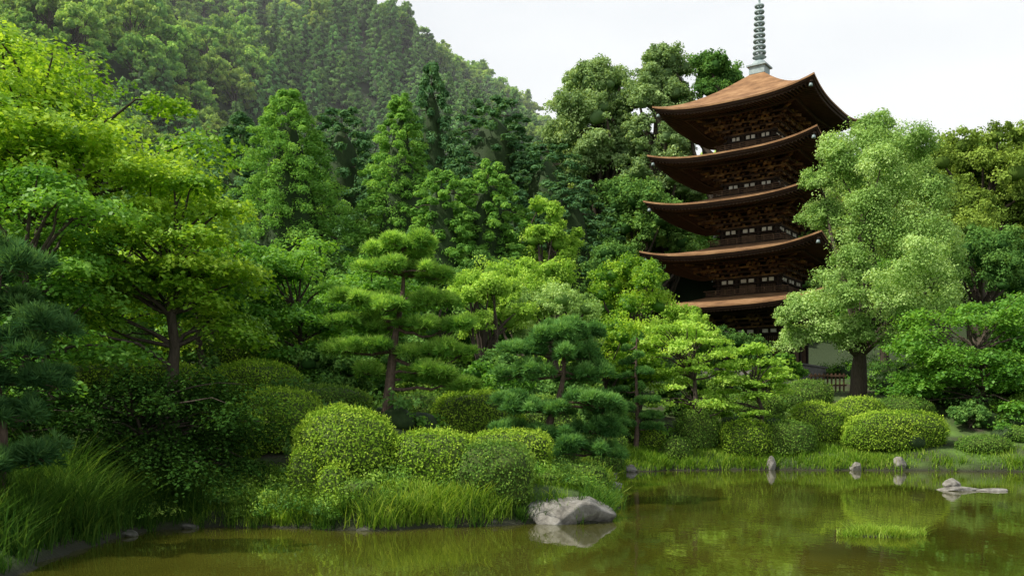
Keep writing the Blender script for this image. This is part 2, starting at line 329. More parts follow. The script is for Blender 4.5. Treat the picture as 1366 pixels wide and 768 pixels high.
def layered(name, x, y, cz, rx, rz, leafm, nl=45, per=420, ls=0.13, ry=None, slope=0.25, trunks=1, aspect=0.75, tb=None, up=0.9, clr=0.36, lean=(0, 0), zlo=0.45):
    """maple: thin drooping horizontal sprays of leaves"""
    mb = MB(); z0 = hz(x, y); ry = ry or rx
    d = rdir(nl); d[:, 2] = np.abs(d[:, 2])*1.25-zlo*1.3*(rng.random(nl) < 0.45)
    rr = 0.35+0.6*rng.random(nl)**0.6
    C = np.array([lean[0], lean[1], cz-z0])+d*rr[:, None]*np.array([rx, ry, rz])
    cr = clr*rx*R(0.6, 1.25, nl)
    idx = np.repeat(np.arange(nl), per); n = len(idx)
    a = R(0, 2*math.pi, n); q = np.sqrt(rng.random(n)); w = 1+0.3*np.sin(a*5+idx)+0.15*np.sin(a*11+idx*2)
    lx = np.cos(a)*q*w*cr[idx]; ly = np.sin(a)*q*w*cr[idx]
    dz = -slope*q*q*cr[idx]+rng.normal(size=n)*0.07*cr[idx]+0.10*np.round(R(-1.4, 1.4, n))*cr[idx]
    P = C[idx]+np.stack([lx, ly, dz], 1)
    Nn = unit(np.stack([lx/cr[idx]*0.5, ly/cr[idx]*0.5, np.full(n, up)], 1)+rng.normal(size=(n, 3))*0.42)
    tbb = R(0.2, 0.85, nl) if tb is None else np.full(nl, tb)+R(-.12, .12, nl)
    s = ls*R(0.6, 1.3, n)
    leaves(mb, P, Nn, s, s*aspect, 0, np.clip(tbb[idx]+rng.normal(size=n)*0.17, 0, 1))
    tr = 0.022*(cz-z0+rz)+0.03
    for k in range(trunks):
        top = np.array([lean[0]*0.9+R(-.25, .25)*rx, lean[1]+R(-.25, .25)*ry, (cz-z0)+0.3*rz])
        Pt = curve((0.25*k, 0.1*k, -0.3), top, 9, 0.07); tube(mb, Pt, np.linspace(tr*1.2, tr*0.3, 9), 1, 8, 0.05)
        for c in range(k, nl, trunks):
            zt = C[c][2]; jx = int(np.clip(np.argmin(np.abs(Pt[:, 2]-zt*0.8)), 2, 7))
            tube(mb, curve(Pt[jx], C[c], 6, 0.06, 0.05), np.linspace(tr*0.35, tr*0.07, 6), 1, 5)
    return mb.build(name, [leafm, 'bark'], (x, y, z0))

def conifer(name, x, y, top, rad, leafm, nb=110, per=130, ls=0.28, base=None, z0=None, build=True, power=0.8, cl=0.2, low=0.12, coren=6):
    mb = MB(); z0 = hz(x, y) if z0 is None else z0; H = top-z0
    t = (np.arange(nb)+0.5)/nb; t = low+(1-low)*t**1.05; az = np.arange(nb)*2.399+R(-.3, .3, nb)
    Lr = rad*np.clip((1-t)/(1-low), 0, 1)**power*R(0.6, 1.2, nb)+0.12*rad*0.4
    Lr *= 1+0.22*wob(np.stack([np.cos(az), np.sin(az), t*4], 1), 1.6, int(rng.integers(90)))
    C = []; Rd = []
    for k in range(nb):
        dv = np.array([math.cos(az[k]), math.sin(az[k])])
        for f in (0.45, 0.75, 1.0):
            if f < 0.7 and t[k] > 0.75: continue
            r = Lr[k]*f; c = np.array([dv[0]*r, dv[1]*r, t[k]*H-0.22*r*f+R(-.2, .2)]); C.append(c)
            rr = cl*rad*(0.5+0.65*(1-t[k]))*R(0.7, 1.3)*(1.1-0.25*f); Rd.append((rr, rr, rr*0.8))
        if k % 3 == 0: tube(mb, [(0, 0, t[k]*H), (dv[0]*Lr[k]*.5, dv[1]*Lr[k]*.5, t[k]*H-0.02*Lr[k]), (dv[0]*Lr[k]*.9, dv[1]*Lr[k]*.9, t[k]*H-.2*Lr[k])], [0.012*H*(1-t[k])+.02, .03, .015], 1, 4)
    C = np.array(C); Rd = np.array(Rd); K = len(C)
    idx = np.repeat(np.arange(K), per); n = len(idx); d = rdir(n); d[:, 2] = np.where(d[:, 2] < -0.4, -d[:, 2], d[:, 2])
    rr = 1-0.5*rng.random(n)**1.5; P = C[idx]+d*rr[:, None]*Rd[idx]
    out = unit(np.stack([C[idx, 0], C[idx, 1], np.full(n, 0.15*rad)], 1)); T = unit(out*0.7+d+rng.normal(size=(n, 3))*0.5)
    Nn = unit(d+np.array([0, 0, 0.5])+0.5*rng.normal(size=(n, 3)))
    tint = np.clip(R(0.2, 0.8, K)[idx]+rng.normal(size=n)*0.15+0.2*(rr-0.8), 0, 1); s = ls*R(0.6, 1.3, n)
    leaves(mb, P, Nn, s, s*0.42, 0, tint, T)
    tube(mb, [(0, 0, -0.5), (0.01*H, 0, H*0.4), (0, 0, H*0.97)], [0.02*H+.05, 0.013*H+.03, 0.02], 1, 8)
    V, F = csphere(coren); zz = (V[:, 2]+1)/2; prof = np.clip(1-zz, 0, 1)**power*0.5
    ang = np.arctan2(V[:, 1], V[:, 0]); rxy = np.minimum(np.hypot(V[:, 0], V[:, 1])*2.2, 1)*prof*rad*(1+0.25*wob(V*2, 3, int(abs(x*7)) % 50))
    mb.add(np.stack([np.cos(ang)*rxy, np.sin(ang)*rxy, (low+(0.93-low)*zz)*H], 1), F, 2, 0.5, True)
    mats = [leafm, 'bark', 'core']
    if not build: return mb.mesh(name, mats)
    return mb.build(name, mats, (x, y, z0))

def pine(name, x, y, trunk, pads, leafm, dens=1.0, nl=0.15, nw=0.022, tr=0.12, branch=True, puff=1.5):
    """niwaki pine: trunk points and pads given relative to the foot; pads=(x,y,z,rx,rz)"""
    mb = MB(); z0 = hz(x, y); trunk = np.asarray(trunk, float); m = len(trunk)
    t = np.linspace(0, m-1, m*4); tp = np.stack([np.interp(t, np.arange(m), trunk[:, k]) for k in range(3)], 1)
    for _ in range(3): tp[1:-1] = (tp[:-2]+2*tp[1:-1]+tp[2:])/4
    tube(mb, tp, np.linspace(tr*1.25, tr*0.3, len(tp)), 1, 9, 0.06)
    sub = []
    for px, py, pz, rx, rz in pads:
        px += R(-.12, .12); py += R(-.25, .25); pz += R(-.1, .1); rx *= R(.8, 1.1); rz *= puff
        k = int(np.argmin(np.abs(tp[:, 2]-(pz-0.1*rx))))
        if branch: tube(mb, curve(tp[k], (px, py, pz-rz*0.4), 7, 0.08), np.linspace(tr*0.45, tr*0.12, 7), 1, 5)
        ns = max(5, int(9*rx/0.6))
        for s in range(ns):
            a = R(0, 6.28); q = math.sqrt(R(0, 1))*0.85; c = (px+math.cos(a)*q*rx, py+math.sin(a)*q*rx, pz+R(-.5, .5)*rz-0.3*q*rz)
            sr = rx*R(0.2, 0.42); sub.append((*c, sr, rz*R(0.4, 0.9)))
            if branch: tube(mb, curve((px, py, pz-rz*.4), (c[0], c[1], c[2]-rz*.2), 4, 0.05), np.linspace(tr*0.14, tr*0.05, 4), 1, 4)
    for cx, cy, cz, sr, sz in sub:
        nt_ = int(620*dens*sr*sr/0.09*0.34)+14; d = rdir(nt_); d[:, 2] = np.abs(d[:, 2])-0.35*(rng.random(nt_) < 0.35)
        rr = R(0.5, 1.1, nt_); P0 = np.array([cx, cy, cz])+d*rr[:, None]*np.array([sr, sr, sz]); nb = 7
        D = unit(d*0.7+np.array([0, 0, 0.6])+0.3*rng.normal(size=(nt_, 3)))
        P0 = np.repeat(P0, nb, 0); D = unit(np.repeat(D, nb, 0)+0.6*rng.normal(size=(nt_*nb, 3)))
        l = nl*R(0.7, 1.2, nt_*nb); C = P0+D*l[:, None]*0.5
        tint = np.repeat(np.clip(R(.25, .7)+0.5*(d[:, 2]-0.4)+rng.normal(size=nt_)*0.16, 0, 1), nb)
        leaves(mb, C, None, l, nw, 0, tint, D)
    return mb.build(name, [leafm, 'pinebark'], (x, y, z0))

def bush(name, x, y, top, rx, ry=None, mat='azalea', ls=0.06, dens=1.0, e=2.6, bottom=None, rot=0, seed=None, wb=0.08):
    ry = ry or rx; z0 = (hz(x, y) if bottom is None else bottom)-0.12; H = top-z0; mb = MB(); sd = int(rng.integers(1000)) if seed is None else seed
    V, F = csphere(14)
    def shape(D):
        D = D/(np.sum(np.abs(D)**e, 1)**(1/e))[:, None]
        w = 1+wb*wob(D*1.4, 2.2, sd)+0.04*wob(D*5, 3, sd+3)
        Q = D*w[:, None]; return np.stack([Q[:, 0]*rx, Q[:, 1]*ry, np.maximum(Q[:, 2]*0.62+0.38, 0)*H], 1)
    mb.add(shape(V)*np.array([.94, .94, .94]), F, 1, 0.5, True)
    A = 2*math.pi*rx*ry*0.8+math.pi*(rx+ry)*H; n = int(A/(ls*ls*0.5)*1.5*dens)
    D = rdir(n); D = D[D[:, 2] > -0.62]; n = len(D); P = shape(D); dep = rng.normal(size=n)
    P += unit(P-np.array([0, 0, H*0.4]))*dep[:, None]*ls*0.7
    Nn = unit(P/np.array([rx, ry, H])+0.6*rng.normal(size=(n, 3)))
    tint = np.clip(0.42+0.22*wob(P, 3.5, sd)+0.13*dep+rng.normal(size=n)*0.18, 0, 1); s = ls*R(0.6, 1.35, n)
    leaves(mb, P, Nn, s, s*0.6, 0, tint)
    k = n//90; D = rdir(k); D[:, 2] = np.abs(D[:, 2]); P = shape(D); T = unit(D+np.array([0, 0, .8])+.3*rng.normal(size=(k, 3)))
    leaves(mb, P+T*ls*1.2, None, ls*2.6, ls*0.5, 0, 0.8, T)
    return mb.build(name, [mat, 'corelight'], (x, y, z0), rotz=rot)

def rock(name, x, y, rx, ry, h, rot=0, sink=0.15, seed=1, mat='rock', z=None):
    V, F = csphere(16); r = np.random.default_rng(seed); P = V.copy()
    for _ in range(16):
        d = unit(r.normal(size=3)); c = r.uniform(0.6, 0.9); s = P@d; P -= np.maximum(s-c, 0)[:, None]*d*0.92
    P *= (1+0.05*wob(P, 5, seed)+0.02*wob(P, 17, seed+5))[:, None]
    P = P*np.array([rx, ry, h]); P[:, 0] += P[:, 2]*0.12
    mb = MB(); mb.add(P, F, 0, 0.5, True); z = hz(x, y) if z is None else z
    return mb.build(name, [mat], (x, y, z-sink+h*0.35), rotz=rot)

# --- left edge trees
layered('maple_tree', -12.3, 25, 8.9, 4.6, 3.3, 'maple', 80, 620, 0.14, slope=0.3, trunks=2, clr=0.27)
layered('maple_tree', -8.8, 23.5, 5.9, 2.6, 2.3, 'maple', 54, 560, 0.12, slope=0.35, clr=0.33, zlo=0.8)
layered('maple_tree', -10.8, 20.5, 5.0, 2.8, 2.6, 'mapleR', 54, 520, 0.12, slope=0.35, clr=0.33, zlo=0.8)
layered('weeping_maple', -7.6, 20.6, 2.1, 2.6, 1.25, 'darkmaple', 70, 460, 0.08, slope=0.8, clr=0.28, tb=0.45, zlo=.9)
layered('weeping_maple', -10.0, 18.9, 2.0, 2.2, 1.4, 'darkmaple', 50, 440, 0.08, slope=0.8, clr=0.3, tb=0.4, zlo=.9)
tp = [(0, 0, -.2), (.1, .1, 1.4), (-.1, 0, 2.8), (.15, 0, 4.3)]
pads = [(0.1, 0, 4.5, .6, .25), (.55, -.2, 4.0, .6, .2), (-.6, 0, 4.1, .6, .2), (.75, .1, 3.3, .7, .22), (-.6, -.3, 3.4, .7, .2), (.35, -.5, 2.7, .75, .22),
        (.9, 0, 2.2, .6, .2), (-.5, .3, 2.3, .8, .2), (.4, -.3, 1.7, .8, .2), (.75, .2, 1.1, .6, .2), (-.3, -.3, 1.0, .8, .2), (.1, .5, 3.6, .7, .2)]
pine('pine_tree', -8.45, 15.3, tp, pads, 'pineblue', 0.5, 0.19, 0.02, 0.11, puff=1.4)
# --- garden pines
tp = [(-.1, 0, -.2), (0, 0, .9), (.1, .1, 1.9), (.2, 0, 2.6), (.38, 0, 3.4), (.42, 0, 4.6)]
pads = [(.5, 0, 4.9, .7, .22), (.1, .2, 4.7, .6, .2), (.9, 0, 4.6, .6, .18), (-.35, 0, 4.2, .6, .16), (.6, -.4, 4.2, .7, .18), (1.15, .1, 3.95, .55, .14), (-.55, -.2, 3.5, .8, .17),
        (1.2, 0, 3.35, .75, .17), (.4, -.5, 3.25, .7, .15), (-1.0, .1, 2.85, .65, .16), (1.6, .2, 2.75, .7, .16), (.9, -.4, 2.65, .7, .16), (-.35, .5, 2.8, .7, .15), (-1.2, -.1, 2.1, .7, .16), (-.5, -.4, 2.1, .7, .16),
        (1.0, .1, 2.0, .8, .17), (1.8, 0, 1.9, .6, .15), (1.3, -.3, 1.4, .75, .18), (.7, .5, 1.4, .7, .16), (-.8, .3, 1.5, .6, .14), (2.0, .2, 1.2, .55, .14)]
pine('pine_tree', -3.35, 25.5, tp, pads, 'pine', 0.8, 0.19, 0.024, 0.13, puff=1.35)
tp = [(-.1, 0, -.2), (0, 0, .5), (.15, 0, 1.3), (.42, 0, 1.9), (.55, 0, 2.6), (.5, 0, 3.3)]
pads = [(.45, 0, 3.7, .8, .3), (.95, 0, 3.6, .65, .26), (0, .1, 3.5, .6, .24), (1.3, .1, 3.1, .6, .26), (.7, -.5, 3.1, .7, .25), (-.5, 0, 3.1, .6, .22), (-.75, 0, 2.5, .65, .24), (-.3, -.4, 2.6, .6, .22),
        (1.3, -.2, 2.5, .7, .26), (.8, .4, 2.5, .7, .25), (-1.0, 0, 1.9, .6, .22), (-.6, -.3, 1.7, .65, .22), (1.2, -.3, 1.8, .75, .28), (1.7, 0, 1.5, .65, .26), (.6, -.5, 1.5, .6, .22),
        (-.9, .1, 1.15, .55, .2), (1.3, -.3, 1.1, .8, .3), (1.8, .1, .95, .6, .25), (-.3, -.4, .95, .5, .18), (.5, -.5, .95, .6, .2), (1.0, -.5, .6, .7, .25), (1.7, -.2, .5, .6, .22), (0.0, -.5, .45, .5, .16)]
pine('pine_tree', .85, 25.0, tp, pads, 'pinedark', .95, 0.17, 0.022, 0.12, puff=1.15)
tp = [(0, 0, -.2), (.1, 0, 1.6), (0, 0, 3.2), (.05, 0, 5.0)]
pads = [(R(-.2, .2)+(-1)**k*.55*(1-k/16), R(-.3, .3), 0.9+k*.33, .62*(1-k/20), .12) for k in range(13)]
pine('pine_tree', 5.6, 42.5, tp, pads, 'pinedark', 0.8, 0.18, 0.028, 0.1)

# --- midground garden trees
layered('maple_tree', -7.2, 32, 5.5, 2.3, 2.5, 'mapleR', 50, 460, 0.13, slope=0.3, clr=0.36, zlo=0.8)
layered('maple_tree', -9.9, 31, 6.2, 2.0, 1.8, 'mapleR', 34, 420, 0.13, clr=0.38, tb=0.35)
layered('maple_tree', -5.0, 36, 5.8, 2.2, 2.3, 'mapleR', 38, 420, 0.14, clr=0.38, zlo=0.8)
layered('maple_tree', -13.5, 33, 7.0, 3.2, 2.6, 'maple', 44, 440, 0.15, clr=0.34, zlo=0.8)
broadleaf('garden_tree', -1.0, 40, 6.9, 2.2, 1.9, 'young', 34, 800, 0.11, 0.3)
broadleaf('garden_tree', 2.1, 42, 6.6, 2.6, 1.7, 'camphor', 36, 800, 0.10, 0.3)
broadleaf('garden_tree', -3.6, 44, 7.0, 2.8, 2.5, 'broad', 32, 700, 0.14, 0.33)
broadleaf('garden_tree', 1.2, 51, 8.9, 3.6, 2.2, 'young', 38, 700, 0.14, 0.31)
broadleaf('garden_tree', 6.6, 52, 8.6, 3.1, 2.6, 'maple', 38, 700, 0.14, 0.31)
broadleaf('garden_tree', 10.3, 56, 7.4, 2.3, 1.8, 'young', 28, 620, 0.14, 0.33)
broadleaf('garden_tree', 4.6, 45, 5.0, 2.6, 2.0, 'maple', 30, 640, 0.13, 0.33)
broadleaf('garden_tree', 13.4, 58, 6.3, 2.4, 1.7, 'broad', 24, 600, 0.15, 0.36)
broadleaf('garden_tree', 16.2, 57, 5.2, 1.8, 1.1, 'mapleR', 20, 520, 0.15, 0.36)
broadleaf('garden_tree', 2.6, 62, 14.2, 2.2, 3.0, 'young', 28, 600, 0.18, 0.33)
broadleaf('garden_tree', 7.4, 66, 11.5, 3.6, 3.4, 'broad', 34, 640, 0.19, 0.31)
broadleaf('garden_tree', -8.5, 50, 8.2, 3.8, 3.0, 'mapleR', 34, 680, 0.17, 0.33)
broadleaf('garden_tree', -1.5, 56, 9.0, 3.8, 3.2, 'broad', 34, 680, 0.17, 0.33)
broadleaf('garden_tree', -16, 46, 9.5, 4.2, 3.0, 'broad', 32, 640, 0.18, 0.33)
broadleaf('garden_tree', -24, 44, 10.5, 4.6, 4.0, 'broad', 28, 560, 0.2, 0.36)
layered('young_maple_tree', 8.0, 43.2, 4.5, 2.3, 2.3, 'young', 44, 200, 0.14, slope=0.1, clr=0.28, up=0.5, zlo=0.8)
layered('young_maple_tree', 11.3, 43.8, 3.9, 1.9, 1.6, 'young', 38, 300, 0.14, slope=0.1, clr=0.34, zlo=0.8)
layered('young_maple_tree', 6.2, 46.5, 4.6, 1.8, 1.8, 'maple', 28, 300, 0.14, clr=0.34)
for x, y, top, rx, mt in [(-5.6, 30.5, 4.6, 1.5, 'broad'), (-2.9, 31, 4.3, 1.4, 'azaleadark'), (-.6, 31.5, 4.2, 1.5, 'mapleR'), (1.7, 31.5, 3.7, 1.3, 'broad'), (3.2, 38.5, 3.6, 1.2, 'mapleR'), (-.2, 36, 4.9, 1.7, 'broad'), (2.6, 37, 4.4, 1.5, 'azaleadark'),
                          (-4.0, 34.5, 5.0, 1.8, 'broad'), (-8.5, 35, 5.4, 1.7, 'azaleadark'), (-12.2, 28.5, 5.0, 1.8, 'broad'), (-15, 26, 5.0, 2.2, 'azaleadark'), (5.0, 48, 5.0, 1.9, 'broad'), (9.5, 49, 4.5, 2.0, 'azaleadark'), (-12, 38, 7.2, 2.4, 'mapleR'), (-6.0, 42, 6.8, 2.2, 'broad'), (13.5, 51, 4.6, 1.6, 'broad'),
                          (1.2, 46, 6.4, 2.0, 'young'), (-18.5, 33, 7.5, 3.0, 'broad'), (22.5, 50.5, 5.0, 1.9, 'azaleadark'), (26.0, 48, 4.6, 2.2, 'darkmaple'), (24.5, 46, 3.2, 1.5, 'azaleadark'), (28.5, 46, 3.6, 2.0, 'broad'), (22.0, 45.2, 2.8, 1.2, 'broad')]:
    z = hz(x, y); broadleaf('shrub', x, y, (top+z)/2, rx, (top-z)/2+.1, mt, 22, 640, 0.09+0.001*y, 0.38)
# camphor by the pagoda
LB = [(1160, 205, 62, 0), (1200, 188, 42, 1), (1125, 240, 50, 0), (1115, 205, 30, 0), (1215, 250, 50, .5), (1178, 285, 62, -1), (1235, 300, 45, .5), (1150, 330, 50, -1), (1250, 345, 34, 0), (1200, 350, 60, -1.5), (1105, 290, 36, .5), (1120, 375, 50, -1),
      (1070, 415, 38, -.5), (1095, 450, 40, -1), (1060, 455, 28, 0), (1150, 410, 52, -2), (1205, 415, 55, -1.5), (1245, 395, 38, 0), (1130, 455, 36, -1), (1190, 455, 42, -1), (1165, 250, 60, 2), (1180, 390, 70, 2.5), (1170, 170, 30, .3), (1235, 220, 30, .5), (1095, 240, 25, .2), (1140, 290, 35, -1.2), (1265, 310, 25, .5), (1045, 430, 22, -.5),
      (1150, 240, 40, -1.5), (1190, 220, 40, -1.5), (1220, 280, 35, -1.5), (1170, 375, 40, -3), (1230, 370, 35, -1.5), (1100, 410, 30, -1.5)]
k = 54/1252
lob = [((a-1145)*k+19.9, 54+dy*1.9, 2.2+(560-b)*k, r*k*0.92) for a, b, r, dy in LB]
broadleaf('camphor_tree', 19.9, 54, 9, 4, 6, 'camphor', per=5200, ls=0.135, lobes=lob, trunk_r=0.42, flat=0.85, sub=20, core=False)
layered('maple_tree', 23.8, 48, 5.3, 4.3, 2.9, 'mapleR', 70, 560, 0.16, slope=0.35, clr=0.27, zlo=0.7)
layered('maple_tree', 29.0, 50, 6.0, 4.0, 3.0, 'mapleR', 40, 420, 0.17, slope=0.35, clr=0.3)
broadleaf('oak_tree', 31.5, 62, 12.0, 4.2, 3.2, 'broad', 38, 800, 0.18, 0.31)
broadleaf('oak_tree', 25.5, 64, 10.0, 3.4, 3.4, 'mapleR', 34, 700, 0.18, 0.31)
broadleaf('oak_tree', 42.5, 85, 22.2, 7.0, 6.8, 'olive', 70, 1300, 0.26, 0.26, sub=12)
broadleaf('oak_tree', 52.5, 88, 21.5, 7.5, 7.5, 'olive', 40, 900, 0.32, 0.30, sub=12)
broadleaf('oak_tree', 36.5, 80, 17.0, 5.0, 5.0, 'olive', 40, 900, 0.25, 0.3)
# big broadleaf trees behind the pagoda
broadleaf('evergreen_oak', 9.3, 100, 31.0, 6.2, 9.5, 'grey', 110, 1200, 0.27, 0.23, sub=12)
broadleaf('evergreen_oak', 15.3, 97, 31.0, 5.0, 10.0, 'grey', 100, 1200, 0.27, 0.23, sub=12)
broadleaf('evergreen_oak', 20.3, 95, 34.0, 3.9, 5.2, 'broad', 50, 1000, 0.27, 0.28)
broadleaf('evergreen_oak', 12.5, 92, 20.0, 6.2, 6.0, 'broad', 50, 900, 0.28, 0.27)
broadleaf('evergreen_oak', 26, 100, 24, 6, 8, 'broad', 40, 800, 0.32, 0.30)
broadleaf('evergreen_oak', 33.5, 104, 26, 6, 8, 'olive', 46, 900, 0.3, 0.28)
# cedars
conifer('cedar_tree', -16.7, 70, 26.6, 7.0, 'cedar', 230, 130, 0.24, power=0.66, cl=0.14)
conifer('cedar_tree', -8.5, 72, 27.0, 4.9, 'cedar', 200, 120, 0.24, power=0.62, cl=0.16)
conifer('cedar_tree', -1.6, 63, 19.3, 4.1, 'cedar', 160, 130, 0.24, power=0.42, cl=0.16)
conifer('cedar_tree', -4.6, 61, 18.4, 3.6, 'cedar', 140, 130, 0.24, power=0.42, cl=0.17)
conifer('cedar_tree', -6.6, 64, 15.2, 2.8, 'cedardark', 100, 120, 0.25, power=0.6)
protoC = [conifer('conifer', 0, 0, 22, 5.6, 'cedardark', 150, 80, 0.34, z0=0, build=False, power=p_, cl=0.15) for p_ in (0.5, 0.42, 0.6, 0.38)]
def put_conifer(x, y, top, w=1.0):
    z = hz(x, y)-0.5; me = protoC[int(rng.integers(4))]; H = top-z
    place(me, 'cedar_tree', (x, y, z), None, R(0, 6.28), (w, w, H/22))
for (x, y, top, w) in [(-7.7, 90, 36.2, .95), (-2.0, 96, 35.0, 1.45), (-16.0, 88, 31.4, 1.3), (-27.5, 95, 33.0, 1.4), (-22, 86, 25.0, 1.2), (3.6, 93, 29.5, 1.3), (-12, 84, 25.5, 1.1), (-4.0, 82, 25, 1.2), (0.6, 78, 21, 1.0), (4.9, 84, 23.5, 1.1), (-34, 90, 28, 1.2), (-40, 84, 26, 1.2),
                    (-25, 76, 19, 1), (-31, 78, 21, 1), (-12.4, 77, 17.5, .9), (-47, 92, 30, 1.3), (5.5, 106, 35, 1.4), (-28, 68, 15, .9)]:
    put_conifer(x, y, top, w)

# --- mountain forest : one parent, shared meshes
forest = bpy.data.objects.new('mountain_forest', None); bpy.context.scene.collection.objects.link(forest)
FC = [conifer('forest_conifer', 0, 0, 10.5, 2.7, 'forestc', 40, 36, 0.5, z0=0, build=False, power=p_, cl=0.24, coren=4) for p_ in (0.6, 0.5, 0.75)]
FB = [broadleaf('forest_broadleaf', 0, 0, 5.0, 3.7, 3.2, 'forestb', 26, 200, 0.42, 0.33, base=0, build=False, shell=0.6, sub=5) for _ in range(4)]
pts = []
yv = 98.0
while yv < 352:
    sp = 4.3+yv*0.0055; n = int((1.28*yv+20)/sp)
    xv = -0.66*yv-10+np.arange(n)*sp+R(-2.0, 2.0, n); pts.append(np.stack([xv, yv+R(-2, 2, n)], 1)); yv += sp*0.95
pts = np.concatenate(pts); zz = height(pts[:, 0], pts[:, 1])
bl = wob(np.c_[pts*0.03, zz*0], 1.0, 21)
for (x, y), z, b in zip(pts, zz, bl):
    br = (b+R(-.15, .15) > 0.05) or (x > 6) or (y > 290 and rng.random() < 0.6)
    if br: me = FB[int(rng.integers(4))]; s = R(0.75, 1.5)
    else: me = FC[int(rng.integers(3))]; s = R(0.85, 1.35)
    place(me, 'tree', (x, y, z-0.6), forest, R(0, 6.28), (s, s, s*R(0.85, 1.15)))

# --- clipped bushes
az = 'azalea_bush'
bush(az, -3.75, 21.2, 2.5, 1.16, 1.1, seed=3, e=2.3)
bush(az, -0.45, 20.75, 1.72, .83, .75, 'azaleadark', seed=5, e=3.2)
bush(az, -1.75, 21.1, 1.95, .95, .85, 'azalea', seed=8, e=3.0)
bush(az, -0.1, 23.2, 1.9, 1.1, .8, 'azalea', e=3)
bush(az, 1.75, 24.2, 1.12, .65, .6, 'azaleadark')
bush(az, .6, 22.2, .98, .45, .5, 'azaleadark')
bush(az, -4.45, 20.2, 1.6, .36, .36, 'azalea')
bush(az, -3.75, 19.75, 1.25, .32, .32, 'azalea')
bush(az, -3.2, 19.5, .95, .42, .36, 'azaleadark')
bush(az, -5.9, 24, 2.95, 1.05, 1.0, 'azalea')
bush(az, -6.9, 23, 2.5, .9, .9, 'azalea')
bush(az, -7.7, 28, 3.95, 1.3, 1.1, 'azalea', .065)
bush(az, -5.5, 27.3, 3.2, 1.4, 1.0, 'azaleadark', .065)
bush(az, -1.0, 27.5, 3.1, 1.4, 1.0, 'azalea', .065)
bush(az, -2.9, 28.5, 3.0, 1.2, 1.0, 'azaleadark', .065)
bush(az, .9, 29, 2.9, 1.2, 1.0, 'azaleadark', .065)
bush(az, -10.5, 35, 5.5, 3.6, 1.1, 'azalea', .08, e=3)
bush(az, -6.5, 38, 5.3, 2.6, 1.0, 'azalea', .08, e=3)
bush(az, -11.0, 27, 3.9, 2.4, 1.1, 'azalea', .07, e=3)
for x, y, top, rx, ry, mt in [(7.4, 42.1, 1.45, .6, .5, 'azaleadark'), (8.6, 43.4, 2.75, 1.0, .9, 'azaleadark'), (10.7, 43.0, 2.15, 1.2, .9, 'azalea'), (12.75, 43.0, 2.2, 1.15, .9, 'azaleadark'), (14.5, 44.6, 3.0, 1.4, 1.0, 'azalea'),
                             (17.3, 46.8, 3.35, 1.2, 1.0, 'azalea'), (17.5, 43.1, 2.6, 2.3, 1.1, 'azalea'), (21.2, 42.2, 1.5, 1.15, .8, 'azaleadark'), (15.7, 50, 4.3, 1.3, 1.0, 'azaleadark'), (19.6, 47.2, 3.3, 1.6, 1.0, 'azaleadark'),
                             (12.3, 48, 3.6, 1.6, 1.1, 'azaleadark'), (23.6, 43.2, 1.9, 1.3, .9, 'azaleadark'), (4.4, 44, 2.4, 1.2, 1.0, 'azaleadark'), (3.2, 35, 2.0, 1.0, 1.0, 'azaleadark'), (26, 43, 2.2, 1.4, 1, 'azaleadark'), (6.3, 43.6, 2.0, .9, .8, 'azalea')]:
    bush(az, x, y, top, rx, ry, mt, 0.08, e=2.5)

# --- undergrowth mass
mb = MB(); n = 1200; x = R(-30, 40, n); y = R(21, 84, n); d = sdist(x, y); keep = (d > 1.5) & ~((np.abs(x-19.5) < 6.5) & (y > 60)) & ~((x > 13) & (x < 21) & (y > 43) & (y < 62)); x = x[keep]; y = y[keep]
zz = height(x, y); r = R(0.35, 0.85, len(x))*(0.7+y/55); C = np.stack([x, y, zz+r*0.25], 1); Rd = np.stack([r*1.2, r*1.2, r*0.95], 1)
clump_leaves(mb, C, Rd, 260, 0.14, rng.choice([0, 0, 2, 3], len(x)), lo=-0.1, sub=5); core_blobs(mb, C, Rd, 1, 0.45)
mb.build('undergrowth', ['broad', 'core', 'mapleR', 'azaleadark'])

# --- grasses
def blades(mb, x, y, h, w, bendf=0.5, z=None, mat=0, tb=0.5):
    n = len(x); z = height(x, y) if z is None else z; a = R(0, 6.28, n)
    h = h*R(0.4, 1.3, n)*(1+0.35*wob(np.c_[x, y, x*0], 2.5, 4)); b = h*bendf*R(0.2, 1.4, n)
    D = np.stack([np.cos(a), np.sin(a), a*0], 1); S = np.stack([-np.sin(a), np.cos(a), a*0], 1); B0 = np.stack([x, y, z-0.02], 1)
    w = w*R(0.7, 1.3, n); up = np.array([0, 0, 1.0])
    P1 = B0+up*(h*0.6)[:, None]+D*(b*0.3)[:, None]; P2 = B0+up*h[:, None]+D*b[:, None]
    V = np.stack([B0-S*w[:, None]/2, B0+S*w[:, None]/2, P1+S*w[:, None]*0.4, P1-S*w[:, None]*0.4, P2+S*w[:, None]*.05, P2-S*w[:, None]*.05], 1).reshape(-1, 3)
    i = np.arange(n)*6; F = np.concatenate([np.stack([i, i+1, i+2, i+3], 1), np.stack([i+3, i+2, i+4, i+5], 1)])
    t = np.clip(tb+0.25*wob(np.c_[x, y, x*0], 1.2, 6)+rng.normal(size=n)*0.25, 0, 1); mb.add(V, F, mat, np.concatenate([t, t]))
mb = MB()
def scatter(n, x0, x1, y0, y1, d0, d1, patch=None):
    x = R(x0, x1, n); y = R(y0, y1, n); d = sdist(x, y); k = (d > d0) & (d < d1)
    if patch is not None: k &= wob(np.c_[x, y, x*0], patch, 9) > R(-.5, .45, n)
    return x[k], y[k]
def tussocks(n, x0, x1, y0, y1, d0, d1, per, spread):
    x, y = scatter(n, x0, x1, y0, y1, d0, d1); k = len(x); x = np.repeat(x, per)+rng.normal(size=k*per)*spread; y = np.repeat(y, per)+rng.normal(size=k*per)*spread
    return x, y
